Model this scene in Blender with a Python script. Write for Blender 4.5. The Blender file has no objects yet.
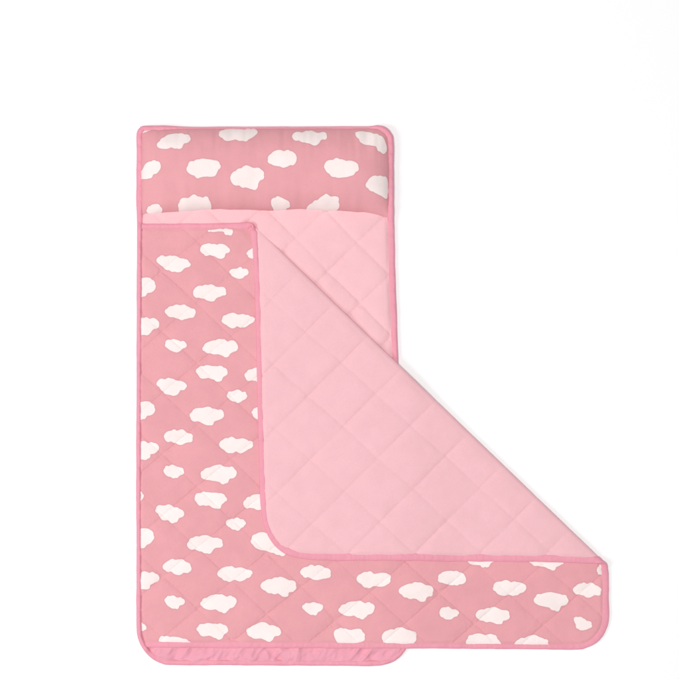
import bpy, math
import numpy as np
from mathutils import Vector

S = 0.00244            # metres per unit; all shapes are laid out in units of the tape-measured plan
CX, CY = 339.5, 339.5
rng = np.random.RandomState(7)
C = bpy.context.scene.collection

# ------------------------------------------------------------------ helpers
_T = rng.rand(4, 256, 256)
def vnoise(x, y, k=0):
    x = np.asarray(x, float); y = np.asarray(y, float)
    xi = np.floor(x).astype(int); yi = np.floor(y).astype(int)
    fx = x - xi; fy = y - yi
    fx = fx*fx*(3-2*fx); fy = fy*fy*(3-2*fy)
    t = _T[k % 4]
    a = t[xi % 256, yi % 256]; b = t[(xi+1) % 256, yi % 256]
    c = t[xi % 256, (yi+1) % 256]; d = t[(xi+1) % 256, (yi+1) % 256]
    return (a*(1-fx)+b*fx)*(1-fy) + (c*(1-fx)+d*fx)*fy - 0.5
def fbm(x, y, s, k=0, o=3):
    r = 0; a = 1.0
    for i in range(o):
        r = r + a*vnoise(x/s+17.3*i+5*k, y/s+9.1*i, k+i); a *= .5; s = s*.5
    return r
def sstep(a, b, x):
    t = np.clip((np.asarray(x, float)-a)/(b-a), 0, 1); return t*t*(3-2*t)

def catmull(pts, n=4, closed=True):
    P = np.array(pts, float); N = len(P); out = []
    rngi = range(N) if closed else range(N-1)
    for i in rngi:
        if closed: p0, p1, p2, p3 = P[i-1], P[i], P[(i+1) % N], P[(i+2) % N]
        else: p0, p1, p2, p3 = P[max(i-1, 0)], P[i], P[i+1], P[min(i+2, N-1)]
        for j in range(n):
            t = j/n
            out.append(.5*((2*p1)+(-p0+p2)*t+(2*p0-5*p1+4*p2-p3)*t*t+(-p0+3*p1-3*p2+p3)*t**3))
    if not closed: out.append(P[-1])
    return np.array(out)
def resample(P, step):
    d = np.r_[0, np.cumsum(np.linalg.norm(np.diff(P[:, :2], axis=0), axis=1))]
    n = max(2, int(d[-1]/step)); q = np.linspace(0, d[-1], n)
    return np.stack([np.interp(q, d, P[:, i]) for i in range(P.shape[1])], 1)
def inside(poly, x, y):
    r = np.zeros(x.shape, bool); N = len(poly)
    for i in range(N):
        x1, y1 = poly[i]; x2, y2 = poly[(i+1) % N]
        if y1 == y2: continue
        c = ((y1 > y) != (y2 > y)) & (x < (x2-x1)*(y-y1)/(y2-y1)+x1)
        r ^= c
    return r
def sdf(poly, x, y):
    d = np.full(x.shape, 1e9); N = len(poly)
    for i in range(N):
        a = poly[i]; b = poly[(i+1) % N]; ex, ey = b-a; L = ex*ex+ey*ey+1e-12
        t = np.clip(((x-a[0])*ex+(y-a[1])*ey)/L, 0, 1)
        d = np.minimum(d, np.hypot(x-a[0]-t*ex, y-a[1]-t*ey))
    return np.where(inside(poly, x, y), d, -d)

def world(P):
    P = np.asarray(P, float); W = np.empty_like(P)
    W[..., 0] = (P[..., 0]-CX)*S; W[..., 1] = (CY-P[..., 1])*S; W[..., 2] = P[..., 2]*S
    return W
def mesh_obj(name, verts, faces, mat, parent=None, attrs=None):
    me = bpy.data.meshes.new(name)
    me.from_pydata([tuple(v) for v in verts], [], faces); me.update()
    me.polygons.foreach_set('use_smooth', [True]*len(me.polygons))
    if attrs:
        for k, v in attrs.items():
            a = me.attributes.new(k, 'FLOAT', 'POINT'); a.data.foreach_set('value', np.asarray(v, np.float32))
    me.materials.append(mat)
    o = bpy.data.objects.new(name, me); C.objects.link(o); o.parent = parent
    return o
def grid_faces(mask):
    n, m = mask.shape
    idx = -np.ones((n, m), int)
    ok = mask[:-1, :-1] & mask[1:, :-1] & mask[1:, 1:] & mask[:-1, 1:]
    used = np.zeros((n, m), bool)
    used[:-1, :-1] |= ok; used[1:, :-1] |= ok; used[1:, 1:] |= ok; used[:-1, 1:] |= ok
    idx[used] = np.arange(used.sum())
    f = np.stack([idx[:-1, :-1][ok], idx[1:, :-1][ok], idx[1:, 1:][ok], idx[:-1, 1:][ok]], 1)
    return used, f
def merge(parts):
    V = []; F = []; A = []; o = 0
    for v, f, a in parts:
        V.append(v); F += [tuple(int(i)+o for i in q) for q in f]; A.append(a); o += len(v)
    return np.concatenate(V), F, np.concatenate(A)

# ------------------------------------------------------------------ cloud print
def W(ox, oy, size): return (ox, oy, 679.0/size)
def T(w, pts): return np.array([(w[0]+x/w[2], w[1]+y/w[2]) for x, y in pts], float)
w1=W(130,220,70); w2=W(200,220,70); w3=W(130,285,70); w4=W(200,285,70); w5=W(130,350,70); w6=W(200,350,70)
w7=W(130,415,70); w8=W(200,415,70); w9=W(130,480,70); w10=W(200,480,70)
c1=W(130,540,100); c2=W(220,540,100); c3=W(310,555,100); c4=W(390,555,100); c5=W(460,555,100); c6=W(520,555,100)
z3=W(120,240,150); z5=W(120,380,150); z6=(120,520,4.27); z7=(270,520,3.772); z1=W(120,110,150); z2=W(260,110,150)
p1=W(130,120,90); p2=W(210,120,90); p3=W(280,120,90); p4=W(320,120,90)
S1=[(262,395),(285,355),(325,348),(362,358),(400,345),(450,352),(490,378),(530,375),(565,398),(590,428),(570,460),(530,470),(495,500),(440,505),(380,490),(335,470),(290,430)]
S1b=[(262,330),(300,280),(345,282),(390,270),(435,290),(490,298),(530,318),(553,350),(535,380),(490,392),(460,430),(420,445),(370,430),(330,412),(300,375)]
S1c=[(250,290),(280,245),(330,245),(375,232),(425,260),(480,272),(520,305),(520,345),(485,365),(450,405),(410,415),(370,390),(320,385),(290,345)]
S2=[(0,290),(20,250),(60,238),(100,230),(150,240),(200,236),(250,245),(290,280),(285,310),(245,335),(230,375),(180,370),(145,350),(100,345),(50,345),(25,320)]
S3=[(288,510),(310,475),(350,472),(390,458),(420,475),(455,480),(470,512),(450,540),(425,550),(405,572),(360,565),(320,545)]
S4=[(342,265),(365,225),(410,205),(450,192),(490,202),(535,192),(580,222),(620,232),(640,270),(620,315),(570,318),(520,338),(470,330),(430,310),(380,308)]
S5=[(212,340),(240,295),(290,280),(330,270),(380,288),(430,285),(480,300),(520,315),(528,345),(500,375),(450,400),(410,415),(365,402),(320,418),(280,405),(235,375)]
S6=[(8,575),(30,535),(80,510),(120,495),(170,485),(210,483),(250,505),(310,500),(350,535),(352,575),(325,610),(285,620),(270,650),(230,668),(190,650),(160,635),(110,635),(60,625),(20,605)]
S7=[(342,575),(365,535),(400,532),(435,522),(480,545),(520,545),(553,580),(540,610),(505,620),(480,648),(440,648),(400,635),(365,615)]
S8=[(330,238),(350,213),(385,205),(415,203),(445,213),(470,215),(482,235),(475,250),(445,258),(425,278),(395,272),(370,263),(345,260)]
S9=[(90,330),(120,325),(150,312),(190,328),(240,325),(285,360),(285,400),(250,425),(215,435),(205,465),(175,488),(135,480),(90,470)]
S10=[(85,510),(105,507),(160,500),(210,512),(245,560),(235,605),(205,630),(170,640),(140,668),(105,672),(85,672)]
S11=[(435,245),(460,205),(500,185),(530,173),(600,170),(650,220),(640,290),(600,310),(550,305),(510,290),(470,300),(445,280)]
S13=[(278,310),(300,275),(345,262),(400,248),(435,255),(470,268),(505,278),(518,310),(505,345),(470,350),(465,378),(430,380),(400,362),(360,362),(310,345)]
def fit(shape, w, x0, y0, x1, y1):
    P = np.array(shape, float); a = P.min(0); b = P.max(0)
    return T(w, (P-a)/(b-a)*[x1-x0, y1-y0]+[x0, y0])
BL=[T(w2,S2),T(w1,S1),T(w2,S3),
 T(w2,[(85,98),(200,90),(315,92),(312,140),(285,150),(245,140),(230,118),(150,114),(90,115)]),
 T(w2,[(455,325),(480,290),(530,280),(560,330),(530,370),(485,368)]),
 fit(S10,w1,85,562,250,747),T(z3,S8),T(w3,S4),T(w4,S5),T(w3,S9),T(w3,S7),
 fit(S6,w4,28,525,368,700),fit(S2,z3,345,567,488,640),T(w5,S1b),T(w6,S11),fit(S3,w6,262,385,458,510),
 T(w6,[(505,600),(530,565),(600,560),(600,665),(555,665),(520,640)]),
 T(w5,S10),fit(S8,z5,317,122,472,205),fit(S4,w7,328,140,612,285),fit(S9,w7,70,252,280,432),fit(S5,w8,190,212,516,370),
 T(w8,S6),fit(S7,w7,330,482,528,608),fit(S2,z5,337,505,483,582),T(w9,S1c),fit(S3,w10,253,362,445,485),
 fit(S11,w10,425,140,640,285),T(w9,[(60,110),(110,112),(137,160),(110,198),(60,195)]),fit(S10,w9,85,465,235,660),
 fit(S8,z6,288,65,440,142),T(z6,[(560,85),(575,60),(610,52),(640,62),(680,85),(720,110),(700,150),(670,145),(640,135),(600,125),(570,108)]),
 fit(S4,z6,184,165,306,232),fit(S5,z6,417,195,565,262),fit(S9,c1,52,208,195,335),fit(S7,c1,238,372,373,462),
 fit(S6,z6,345,315,497,395),T(c2,S13),fit(S2,c1,455,560,668,670),T(c1,[(50,545),(65,545),(110,585),(100,610),(50,610)]),
 T(c1,[(210,655),(240,650),(290,655),(340,658),(390,675),(400,700),(210,700)]),
 T(c2,[(180,620),(200,590),(240,575),(295,552),(330,572),(390,585),(413,620),(400,645),(365,655),(350,685),(310,680),(280,662),(220,662)]),
 fit(S4,z7,115,168,230,226),fit(S3,z7,122,306,200,357),
 T(c3,[(318,165),(335,130),(370,115),(410,110),(440,125),(490,120),(530,125),(548,155),(530,195),(490,210),(440,208),(390,222),(350,200)]),
 fit(S6,c3,195,308,437,432),T(c3,[(163,535),(180,502),(220,493),(260,505),(300,500),(345,503),(372,545),(360,580),(300,600),(190,590)]),
 T(z7,[(423,435),(440,415),(470,410),(492,402),(515,413),(545,420),(551,445),(530,470),(440,470),(425,455)]),
 fit(S13,c4,60,182,293,312),
 T(c4,[(325,160),(340,125),(380,112),(440,108),(480,120),(510,140),(515,175),(490,195),(440,205),(390,198),(340,185)]),
 fit(S7,c4,332,350,467,438),
 T(c5,[(50,38),(100,10),(243,10),(243,40),(210,55),(190,80),(150,82),(130,68),(75,62)]),
 fit(S5,c5,223,170,452,280),fit(S13,c5,103,355,337,470),
 T(c5,[(48,575),(70,545),(130,535),(170,542),(230,540),(262,580),(262,615),(60,615)]),
 T(c5,[(370,608),(400,570),(450,560),(500,540),(540,560),(590,575),(598,600),(590,625),(380,625)]),
 T(c6,[(62,40),(80,10),(298,10),(298,42),(285,65),(255,75),(230,103),(200,98),(165,78),(100,72)]),
 T(c6,[(95,310),(115,270),(160,262),(215,250),(260,265),(310,275),(327,310),(310,340),(280,350),(260,382),(220,372),(180,350),(120,340)]),
 fit(S4,c6,360,188,552,288),
 T(c6,[(365,430),(400,420),(440,432),(450,445),(480,455),(488,480),(470,500),(430,510),(390,500),(375,470)]),
 T(c6,[(525,95),(545,65),(562,80),(565,120),(545,135),(528,125)])]
PL=[T(p1,[(212,195),(235,160),(280,125),(330,112),(370,105),(420,115),(455,125),(462,155),(440,180),(415,185),(405,215),(370,228),(325,218),(290,225),(240,222),(215,215)]),
 T(p2,[(68,110),(100,78),(150,72),(200,68),(240,75),(290,68),(340,72),(365,100),(340,125),(310,145),(280,168),(230,165),(190,158),(130,165),(95,145)]),
 T(p1,[(437,375),(460,330),(500,318),(540,305),(590,310),(650,315),(685,340),(688,370),(663,405),(645,432),(590,440),(560,435),(525,450),(490,430),(450,405)]),
 T(p2,[(158,455),(180,410),(215,385),(250,370),(290,352),(330,375),(380,375),(410,410),(408,450),(370,480),(360,520),(335,538),(290,518),(260,520),(225,505),(185,495)]),
 T(p2,[(440,305),(470,258),(520,240),(560,245),(600,240),(650,275),(658,315),(630,350),(595,355),(565,373),(530,358),(480,352),(450,335)]),
 T(p3,[(92,130),(120,100),(170,98),(215,85),(260,92),(290,105),(335,98),(357,130),(340,155),(305,160),(295,190),(260,202),(225,185),(190,183),(150,168),(105,158)]),
 T(p3,[(333,370),(355,325),(400,310),(430,300),(480,315),(540,322),(585,345),(592,380),(565,410),(530,435),(480,440),(425,445),(385,430),(355,400)]),
 T(p4,[(262,108),(290,95),(340,90),(390,105),(440,115),(480,145),(500,190),(498,245),(480,260),(440,240),(420,210),(370,195),(320,190),(290,150)]),
 T(p4,[(345,490),(370,450),(410,430),(460,430),(500,440),(515,520),(500,600),(470,580),(430,560),(390,545),(355,520)]),
 T(z1,[(120,455),(140,435),(175,430),(190,445),(192,462),(155,478),(130,470)]),
 T(z1,[(268,430),(285,405),(315,400),(340,388),(370,400),(400,398),(413,430),(405,455),(340,480),(275,465)]),
 T(z2,[(53,415),(70,400),(90,396),(110,408),(130,418),(137,435),(120,450),(85,470),(60,450)]),
 T(z2,[(213,445),(240,420),(270,405),(298,383),(320,398),(350,395),(357,425),(350,455),(290,475),(220,462)]),
 T(p1,[(80,395),(105,370),(130,335),(180,315),(225,325),(243,365),(225,400),(185,420),(160,448),(105,448),(80,440)]),
 T(p1,[(70,100),(80,62),(150,64),(157,78),(110,95)])]
def cloud_field(polys, x, y):
    out = np.full(x.shape, -5.0)
    for P in polys:
        Q = catmull(P, 6); Q = resample(np.vstack([Q, Q[:1]]), .4)[:-1]
        ker = np.exp(-(np.arange(-9, 10)*.4/.7)**2/2); ker /= ker.sum()
        Q = sum(kk*np.roll(Q, i-9, 0) for i, kk in enumerate(ker))
        # little scallops along the edge, as the print has
        c = Q.mean(0); tg = np.roll(Q, -2, 0)-np.roll(Q, 2, 0); tg /= np.linalg.norm(tg, axis=1, keepdims=True)+1e-9
        nr = np.stack([tg[:, 1], -tg[:, 0]], 1)
        if ((Q-c)*nr).sum() < 0: nr = -nr
        n = len(Q); nb = max(5, round(n*.4/9.0)); ph = np.arange(n)/n*nb
        ph = ph + .28*np.sin(ph/nb*2*math.pi*3+c[0]) + .5*math.sin(c[1])
        bump = np.abs(np.sin(ph*math.pi))**.9*.85-.4
        Q = Q + nr*bump[:, None]
        a = Q.min(0)-4; b = Q.max(0)+4
        m = (x > a[0]) & (x < b[0]) & (y > a[1]) & (y < b[1])
        if m.any(): out[m] = np.maximum(out[m], sdf(Q, x[m], y[m]))
    return out

# ------------------------------------------------------------------ materials
def nodes(name):
    m = bpy.data.materials.new(name); m.use_nodes = True
    nt = m.node_tree; nt.nodes.clear()
    out = nt.nodes.new('ShaderNodeOutputMaterial'); b = nt.nodes.new('ShaderNodeBsdfPrincipled')
    nt.links.new(b.outputs[0], out.inputs[0])
    return m, nt, b
def fabric(name, col, rough=.85, printed=None, bump=.25, weave=2600.0, mott=.035):
    m, nt, b = nodes(name); N = nt.nodes.new; Lk = nt.links.new
    b.inputs['Roughness'].default_value = rough
    b.inputs['Specular IOR Level'].default_value = .2
    b.inputs['Sheen Weight'].default_value = .08
    b.inputs['Sheen Roughness'].default_value = .5
    tc = N('ShaderNodeTexCoord')
    # slow mottling of the dyed cloth
    n1 = N('ShaderNodeTexNoise'); n1.inputs['Scale'].default_value = 22; n1.inputs['Detail'].default_value = 5
    Lk(tc.outputs['Object'], n1.inputs['Vector'])
    n2 = N('ShaderNodeTexNoise'); n2.inputs['Scale'].default_value = 420; n2.inputs['Detail'].default_value = 3
    Lk(tc.outputs['Object'], n2.inputs['Vector'])
    mr = N('ShaderNodeMapRange'); mr.inputs['From Min'].default_value = .3; mr.inputs['From Max'].default_value = .7
    mr.inputs['To Min'].default_value = 1-mott; mr.inputs['To Max'].default_value = 1+mott
    Lk(n1.outputs['Fac'], mr.inputs['Value'])
    mr2 = N('ShaderNodeMapRange'); mr2.inputs['From Min'].default_value = .3; mr2.inputs['From Max'].default_value = .7
    mr2.inputs['To Min'].default_value = .975; mr2.inputs['To Max'].default_value = 1.025
    Lk(n2.outputs['Fac'], mr2.inputs['Value'])
    mu = N('ShaderNodeMath'); mu.operation = 'MULTIPLY'; Lk(mr.outputs[0], mu.inputs[0]); Lk(mr2.outputs[0], mu.inputs[1])
    base = N('ShaderNodeRGB'); base.outputs[0].default_value = (*col, 1)
    src = base.outputs[0]
    if printed:
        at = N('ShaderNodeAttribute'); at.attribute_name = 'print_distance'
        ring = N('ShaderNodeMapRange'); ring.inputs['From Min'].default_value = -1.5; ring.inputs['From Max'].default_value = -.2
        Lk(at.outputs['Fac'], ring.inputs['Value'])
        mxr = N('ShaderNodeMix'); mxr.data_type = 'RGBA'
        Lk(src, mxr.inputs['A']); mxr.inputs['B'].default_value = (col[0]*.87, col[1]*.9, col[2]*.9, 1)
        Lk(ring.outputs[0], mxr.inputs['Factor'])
        ins = N('ShaderNodeMapRange'); ins.inputs['From Min'].default_value = -.25; ins.inputs['From Max'].default_value = .3
        Lk(at.outputs['Fac'], ins.inputs['Value'])
        mx = N('ShaderNodeMix'); mx.data_type = 'RGBA'
        Lk(mxr.outputs['Result'], mx.inputs['A']); mx.inputs['B'].default_value = (*printed, 1)
        Lk(ins.outputs[0], mx.inputs['Factor'])
        src = mx.outputs['Result']
    vm = N('ShaderNodeVectorMath'); vm.operation = 'SCALE'; Lk(src, vm.inputs[0]); Lk(mu.outputs[0], vm.inputs['Scale'])
    Lk(vm.outputs[0], b.inputs['Base Color'])
    # weave: two crossed thread waves plus slub noise
    wv = []
    for d in 'XY':
        w = N('ShaderNodeTexWave'); w.bands_direction = d; w.inputs['Scale'].default_value = weave/10
        w.inputs['Distortion'].default_value = 1.5; w.inputs['Detail'].default_value = 2
        Lk(tc.outputs['Object'], w.inputs['Vector']); wv.append(w)
    ad = N('ShaderNodeMath'); ad.operation = 'ADD'; Lk(wv[0].outputs['Fac'], ad.inputs[0]); Lk(wv[1].outputs['Fac'], ad.inputs[1])
    n3 = N('ShaderNodeTexNoise'); n3.inputs['Scale'].default_value = 160; n3.inputs['Detail'].default_value = 6
    Lk(tc.outputs['Object'], n3.inputs['Vector'])
    ml = N('ShaderNodeMath'); ml.operation = 'MULTIPLY_ADD'; Lk(n3.outputs['Fac'], ml.inputs[0]); ml.inputs[1].default_value = 5; Lk(ad.outputs[0], ml.inputs[2])
    bp = N('ShaderNodeBump'); bp.inputs['Strength'].default_value = bump; bp.inputs['Distance'].default_value = .0003
    Lk(ml.outputs[0], bp.inputs['Height']); Lk(bp.outputs[0], b.inputs['Normal'])
    return m
PINK = (.745, .342, .372); CLOUD = (.90, .775, .755)
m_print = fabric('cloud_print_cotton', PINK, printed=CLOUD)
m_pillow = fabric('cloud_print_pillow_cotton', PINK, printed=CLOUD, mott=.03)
m_lining = fabric('pale_pink_microfibre', (.825, .478, .515), bump=.15, mott=.02)
m_pad = fabric('pale_pink_pad_cotton', (.850, .500, .532), bump=.2, mott=.02)
m_bind = fabric('pink_satin_binding', (.78, .315, .395), rough=.6, bump=.2, mott=.03)
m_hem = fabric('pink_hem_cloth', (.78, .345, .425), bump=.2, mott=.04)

# ------------------------------------------------------------------ quilting
def fam(x, y, m, c0, s):
    q = (y-m*x-c0)/s
    return np.abs(q-np.round(q))*s/math.sqrt(1+m*m)
def seam_profile(d, w):           # 0 at the stitch line, 1 on the pillowy middle
    d = np.sqrt(d*d+.35**2)-.35
    return 1-np.exp(-d/w)
def quilt(x, y, fams, strength, k=0):
    h = np.ones(x.shape)*1.0
    for (m, c0, s, a) in fams:
        wob = 1.2*fbm(x, y, 60, k, 2)
        d = fam(x+wob, y-wob, m, c0, s)
        along = (x-m*(-y))*.7
        # seams pull in more here and less there
        st = a*(.55+.9*np.clip(fbm(x, y, 34, k+1, 2)+.45, 0, 1))
        pk = 1+.35*vnoise((x+y)/2.6, (x-y)/2.6, k+2)
        h = h - st*pk*(1-seam_profile(d, 4.2))
        h = h - .42*st*np.exp(-(d/.6)**2)
    h = np.maximum(h, -.55+.18*(h+.55))
    # shallow rumples between seams
    h = h + .42*fbm(x, y, 38, k+2, 3) + .16*fbm(x*1.0+y*.4, y*1.4, 9, k+3, 2)
    return h*strength
def f_lower(x, y):
    ys = y - 12*sstep(150, 400, x)
    return quilt(x, ys, [(-.87, 308+.87*120, 61.3, .85), (.9, 232-.9*120, 61, .62)], 1.6, 0)
def f_flap(x, y):
    return quilt(x, y, [(-1, 573, 65.8, .62), (.9, 117, 62, .38)], 1.85, 1)
def f_pad(x, y):
    return quilt(x, y, [(-.97, 590, 63.5, .8), (1.0, -116, 58.5, .75)], 2.1, 2)

# ------------------------------------------------------------------ root
root = bpy.data.objects.new('nap_mat', None); C.objects.link(root)
root.location = (0, 0, 0)
root['label'] = 'pink quilted toddler nap mat with cloud print pillow and folded back blanket'
root['category'] = 'nap mat'

# ------------------------------------------------------------------ pad
pad_line = [(139.8,136),(140.6,132),(143,129.6),(148,128.9),(200,128.5),(300,128.2),(370,128),(378,128.4),(384,130.6),(388,135),(390,142),(390.2,180),(391,230),(392.6,290),(394.5,340),(397,420),(400,520),(403.5,600),(404.5,640),
            (401,651),(394,658.3),(384,662),(370,663.2),(300,662.8),(220,662.5),(172,662.3),(162,660.6),(153.5,656.3),(146.8,649.6),(141.8,640.5),(139.5,629),(139.2,600),(139.2,560),(138.9,480),(139.3,350),(139.8,220),(140,160),(139.8,145)]
pad_poly = resample(np.vstack([catmull(pad_line, 6), pad_line[0]]), 3)[:-1]
def pad_top(x, y):
    e = np.clip(sdf(pad_poly, x, y), 0, 30)
    edge = 1-np.exp(-e/5)
    dd = (x-392.4)*.6933-(y-370.6)*.7207                     # the pad is pressed down where the blanket lies on it
    press = sstep(222, 232, y)*(1-sstep(-7, 3, dd))
    press = np.maximum(press, 1-sstep(5, 11, np.hypot(x-249, y-229)))
    return 2.6+2.6*edge - press*2.4*edge + (1-.5*press)* f_pad(x, y)*np.clip(e/6, 0, 1)*(1-.7*sstep(630,640,y)) - 2.2*sstep(630, 640, y)*edge
st = 1.3
gx, gy = np.meshgrid(np.arange(136, 408, st), np.arange(124, 668, st), indexing='ij')
mk = inside(pad_poly, gx, gy)
used, f = grid_faces(mk)
x, y = gx[used], gy[used]
zt = pad_top(x, y)
top = world(np.stack([x, y, zt], 1)); bot = world(np.stack([x, y, np.full(x.shape, .25)], 1))
V, F, A = merge([(top, f, np.zeros(len(x))), (bot, f[:, ::-1], np.zeros(len(x)))])
pad = mesh_obj('pad', V, F, m_pad, root)
pad['label'] = 'pale pink diamond quilted pad'

def sweep(P, Nn, a, b, closed, ns=14, k=0, drop=0.0):
    ns = 24
    """flat oval band along points P with surface normals Nn, half width a, half height b"""
    n = len(P)
    if closed: t = np.roll(P, -1, 0)-np.roll(P, 1, 0)
    else: t = np.gradient(P, axis=0)
    t /= np.linalg.norm(t, axis=1, keepdims=True)+1e-9
    lat = np.cross(Nn, t); lat /= np.linalg.norm(lat, axis=1, keepdims=True)+1e-9
    nn = np.cross(t, lat)
    s = np.r_[0, np.cumsum(np.linalg.norm(np.diff(P, axis=0), axis=1))]
    V = []
    for j in range(ns):
        th = 2*math.pi*j/ns; c, q = math.cos(th), math.sin(th)
        # gathers and small puckers along the stitched tape
        w1_ = 1+.16*fbm(s, s*0+j*.0, 16, k, 3); h1 = 1+.30*fbm(s+3*c, s*0+c*1.5, 9, k+1, 3)
        c2 = math.copysign(abs(c)**.72, c); q2 = math.copysign(abs(q)**.78, q)
        if .60 < abs(c) < .80: q2 *= .86          # stitched-down line along the tape
        h1 = h1+.22*vnoise(s/2.2, s*0+c*.8, k+2)
        V.append(P+lat*(a*w1_*c2)[:, None]+nn*(b*h1*q2)[:, None])
    V = np.stack(V, 1)                       # n, ns, 3
    F = []
    for i in range(n if closed else n-1):
        i2 = (i+1) % n
        for j in range(ns):
            j2 = (j+1) % ns
            F.append((i*ns+j, i*ns+j2, i2*ns+j2, i2*ns+j))
    if not closed:
        F.append(tuple(range(ns))); F.append(tuple((n-1)*ns+j for j in range(ns))[::-1])
    return V.reshape(-1, 3), F

P2 = resample(np.vstack([catmull(pad_line, 6), pad_line[0]]), 1.2)[:-1]
X, Y = P2[:, 0], P2[:, 1]
onleft = (1-sstep(144, 158, X))*sstep(218, 232, Y)*(1-sstep(648, 660, Y))
istop = (1-sstep(128.5, 134, Y))*sstep(148, 200, X)*(1-sstep(366, 384, X))
lw = 1-sstep(142, 150, X)
head = (1-sstep(205, 225, Y))*(1-istop)
a = 2.9 - .25*onleft - 1.1*istop + .45*head + .35*sstep(300, 392, X)*(1-istop)*(1-sstep(640, 655, Y))
b = 2.7 + 2.2*onleft + 1.8*head
zc = 2.8 + 2.4*onleft + 2.0*head
P3 = np.stack([X, Y, zc], 1)
Vb, Fb = sweep(P3, np.tile([0, 0, 1.0], (len(P3), 1)), a, b, True, k=1)
mesh_obj('binding', world(Vb), Fb, m_bind, pad)

# darker hem pocket showing under the blanket at the foot end
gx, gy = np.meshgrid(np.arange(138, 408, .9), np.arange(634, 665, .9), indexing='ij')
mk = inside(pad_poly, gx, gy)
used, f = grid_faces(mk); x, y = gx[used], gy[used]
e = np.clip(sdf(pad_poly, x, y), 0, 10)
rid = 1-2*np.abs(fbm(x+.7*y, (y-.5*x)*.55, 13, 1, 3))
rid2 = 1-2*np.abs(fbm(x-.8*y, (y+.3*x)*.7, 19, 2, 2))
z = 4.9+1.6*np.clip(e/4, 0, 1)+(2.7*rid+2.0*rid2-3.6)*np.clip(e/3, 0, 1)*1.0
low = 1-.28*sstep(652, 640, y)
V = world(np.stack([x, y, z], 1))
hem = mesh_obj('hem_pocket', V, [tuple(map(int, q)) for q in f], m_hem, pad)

# ------------------------------------------------------------------ pillow
ns_, nt_ = 290, 120
s, t = np.meshgrid(np.linspace(0, 1, ns_), np.linspace(0, 1, nt_), indexing='ij')
x = 140.5+s*(389.5-140.5)
ybot = np.interp(x, [140, 150, 165, 190, 220, 260, 300, 340, 365, 380, 390], [215.5, 214, 212.8, 211.2, 210.2, 210.4, 210.6, 211.5, 213.6, 216, 217.5])
ybot = ybot + 1.8*fbm(x, 0*x, 30, 1, 3)
ytop = 128.6+9*np.clip((x-380)/10, 0, 1)**2.2 + 2.5*np.clip((146-x)/6, 0, 1)**2
y = ytop+t*(ybot-ytop)
ps = np.clip(1-np.abs(2*s-1)**7, 0, 1)**.6
pt = np.clip(1-np.abs(2*t-1)**2.3, 0, 1)**.66
H = 22.5*ps*pt
wr = .9*fbm(x, y*.8, 34, 1, 3)*ps*pt
wr += 2.9*np.exp(-t*6.5)*fbm(x, y*.12, 7.5, 2, 2)*pt*1.5       # gathers along the head seam
wr += 3.4*np.exp(-(1-t)*7)*fbm(x, y*.12, 11, 3, 2)*pt*1.3
wr += .9*2*np.exp(-(1-s)*14)*fbm(x*.15, y, 9, 1, 2)*ps + .9*2*np.exp(-s*14)*fbm(x*.15, y, 9, 0, 2)*ps
z = 5.2+H+wr*1.5
pr = cloud_field(PL, x, y)
def sgrid(x, y, z): return world(np.stack([x, y, z], -1).reshape(-1, 3))
_, f = grid_faces(np.ones(x.shape, bool))
lowz = 5.2 - 1.2*ps*pt
V, F, A = merge([(sgrid(x, y, z), f, pr.ravel()), (sgrid(x, y, lowz), f[:, ::-1], np.full(x.size, -5.0))])
pil = mesh_obj('pillow', V, F, m_pillow, root, {'print_distance': A})
pil['label'] = 'puffy pillow with white cloud print at the head of the mat'

# ------------------------------------------------------------------ blanket (one cloth, folded over on a diagonal)
R = 2.5; RX = 3.9; RZ = 1.75; HT = 1.0
o_ = np.array([.6933, -.7207]); t_ = np.array([.7207, .6933])
A0 = np.array([399.0, 364.7]) - o_*(RX+HT+.2)                     # point on the fold axis
def z0(x, y):
    on = 1-sstep(392, 470, x)
    return 2.1 + 4.7*on + .5*fbm(x, y, 60, 3, 2)*sstep(398, 430, x)
def fold(u, v, h):
    """unfolded plan (u,v) + offset h along the printed face's normal -> folded position"""
    u = np.asarray(u, float); v = np.asarray(v, float)
    d = (u-A0[0])*o_[0]+(v-A0[1])*o_[1]
    fu = u-d*o_[0]; fv = v-d*o_[1]
    th = np.clip(d/R, 0, math.pi)
    q = np.where(d <= 0, d, np.where(th < math.pi, RX*np.sin(th), -(d-math.pi*R)))
    nz = np.cos(th); no = -np.sin(th)
    px = fu+(q+h*no)*o_[0]; py = fv+(q+h*no)*o_[1]
    al = (u-250)*t_[0]+(v-226)*t_[1]                              # distance down the fold: pressed flat at its upper end
    pr_ = .35+.65*sstep(-5, 75, al)
    g = sstep(-12, 0, d)
    k_ = 1-g*(1-pr_)
    z = z0(px, py)-.9*g*(1-pr_)+RZ*k_*(1-np.cos(th))+h*nz*k_
    back = np.clip(d-math.pi*R, 0, None)
    z = z - .3*sstep(0, 60, back)
    return np.stack([px, py, z], -1), d
def unfold(p):                                                  # plan point of the flap -> unfolded plan
    p = np.array(p, float); qd = -((p-A0)@o_)
    foot = p+qd*o_
    return foot+(qd+math.pi*R)*o_
flap = [(254.6,240),(256.3,262),(258.2,300),(259.4,350),(260.6,400),(262,450),(263.4,490),(265.2,517),(271,534),(281.8,547),(299,553.6),(330,555.8),(400,556),(470,557),(540,557.8),(585,559),(599,560.5)]
lowerp = [(604.8,574),(605,600),(605,618),(602,630),(595,639.5),(585,645),(572,646.6),(500,646.2),(400,645),(300,644.4),(200,644),(142.2,643.8)]
wid = [2.7,2.7,3.5] + [3.3,2.8,3.0,3.1,3.2,3.2,3.2,3.3,3.3,3.6,4.0,4.3,4.3,4.3,4.3,4.2,4.0] + [4.2,4.2,4.2,4.0,3.8,3.4,3.2,3.1,3.2,3.4,3.5,3.5]
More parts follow.
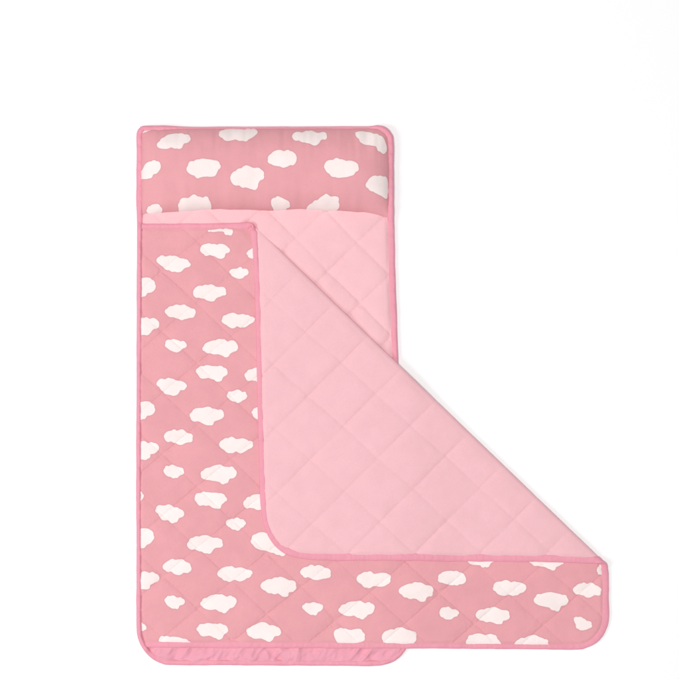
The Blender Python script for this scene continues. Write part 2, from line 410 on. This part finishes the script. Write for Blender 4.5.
path = [(141.8,226.6),(200,226.4),(249,226.2)] + [tuple(unfold(p)) for p in flap] + lowerp
PW = np.array([(a_[0], a_[1], w_) for a_, w_ in zip(path, wid)])
PWs = catmull(PW, 6, closed=False)
bl_poly = resample(np.vstack([PWs[:, :2], [[138.4, 600], [138.0, 500], [138.2, 300]]]), 1.7)

def blanket_sheet(step, side):
    # lattice aligned with the fold so that it rolls over cleanly
    a_ = np.arange(-440, 440, step); d_ = np.r_[np.arange(-460, -3, step), np.arange(-3, 3*R+4, .5), np.arange(3*R+4+step*.5, 330, step)]
    aa, dd = np.meshgrid(a_, d_, indexing='ij')
    u = A0[0]+aa*t_[0]+dd*o_[0]; v = A0[1]+aa*t_[1]+dd*o_[1]
    mk = inside(bl_poly, u, v)
    used, f = grid_faces(mk); u = u[used]; v = v[used]
    P0, d = fold(u, v, 0*u)
    qx, qy = P0[:, 0], P0[:, 1]
    hl = f_lower(qx, qy); hf = f_flap(qx, qy)
    isf = d > math.pi*R*.5
    e = np.clip(sdf(bl_poly, u, v), 0, 12)
    k = np.clip(e/5, 0, 1)
    calm = 1-np.exp(-(np.abs(d-math.pi*R*.5)/6)**2)*.85           # taut round the fold
    if side > 0: h = HT*.55+HT*.45*k+np.where(isf, 0*hl, hl)*k*calm
    else:        h = -(HT*.55+HT*.45*k)-np.where(isf, hf, 0*hl)*k*calm
    P, _ = fold(u, v, h)
    return u, v, d, qx, qy, P, f
u, v, d, qx, qy, P, f = blanket_sheet(.8, 1)
low_ = d < math.pi*R*.5
pr = np.full(u.shape, -5.0); pr[low_] = cloud_field(BL, qx[low_], qy[low_])
# the hidden underside of the flap carries the same print
hid = ~low_
pr[hid] = cloud_field([p+np.array([60, 0]) for p in BL[:28]]+[p+np.array([180, 0]) for p in BL[:28]]+[p+np.array([290, 20]) for p in BL[:28]], u[hid], v[hid]+20)
blanket = mesh_obj('blanket', world(P), [tuple(map(int, q)) for q in f], m_print, root, {'print_distance': pr})
blanket['label'] = 'deep pink quilted blanket with white cloud print, corner folded back'
u, v, d, qx, qy, P, f = blanket_sheet(1.3, -1)
lin = mesh_obj('lining', world(P), [tuple(map(int, q)) for q in f[:, ::-1]], m_lining, blanket)
lin['label'] = 'pale pink plain lining'

Q = resample(PWs, .7)
uu, vv, ww = Q.T
Pc, d = fold(uu, vv, 0*uu)
eps = .01
Pn, _ = fold(uu, vv, 0*uu+1.0); Nn = Pn-Pc; Nn /= np.linalg.norm(Nn, axis=1, keepdims=True)
bb = np.full(len(Q), 1.6)
Vb, Fb = sweep(Pc, Nn, ww, bb, False, k=2)
mesh_obj('binding', world(Vb), Fb, m_bind, blanket)

# ------------------------------------------------------------------ setting: plain white sweep
m, nt, b = nodes('white_paper'); b.inputs['Base Color'].default_value = (.93, .93, .93, 1); b.inputs['Roughness'].default_value = .9
b.inputs['Specular IOR Level'].default_value = .1
nz = nt.nodes.new('ShaderNodeTexNoise'); nz.inputs['Scale'].default_value = 300; bp = nt.nodes.new('ShaderNodeBump'); bp.inputs['Strength'].default_value = .05; bp.inputs['Distance'].default_value = .0005
nt.links.new(nz.outputs['Fac'], bp.inputs['Height']); nt.links.new(bp.outputs[0], b.inputs['Normal'])
g = mesh_obj('floor', [(-15,-15,0),(15,-15,0),(15,15,0),(-15,15,0)], [(0,1,2,3)], m)
g['kind'] = 'structure'

# ------------------------------------------------------------------ light
wd = bpy.data.worlds.new('World'); bpy.context.scene.world = wd; wd.use_nodes = True
bg = wd.node_tree.nodes['Background']; bg.inputs[0].default_value = (1, 1, 1, 1); bg.inputs[1].default_value = .28
def area(name, loc, size, power, target=(0, 0, 0), col=(1, 1, 1)):
    l = bpy.data.lights.new(name, 'AREA'); l.shape = 'SQUARE'; l.size = size; l.energy = power; l.color = col
    o = bpy.data.objects.new(name, l); C.objects.link(o); o.location = loc
    o.rotation_euler = (Vector(target)-Vector(loc)).to_track_quat('-Z', 'Y').to_euler()
area('overhead_softbox', (-.7, .15, 9.2), 2.2, 580)
area('side_softbox', (-4.2, -1.2, 4.2), 2.2, 105)

# ------------------------------------------------------------------ camera
D = 6.5
cam = bpy.data.cameras.new('camera'); co = bpy.data.objects.new('camera', cam); C.objects.link(co)
co.location = (0, 0, D); cam.sensor_width = 36
cam.lens = 36*(D-.01)/(679*S); cam.clip_end = 100
sc = bpy.context.scene; sc.camera = co
sc.view_settings.view_transform = 'Standard'; sc.view_settings.look = 'None'; sc.view_settings.exposure = 0; sc.view_settings.gamma = 1
sc.render.resolution_x = 1024; sc.render.resolution_y = 1024
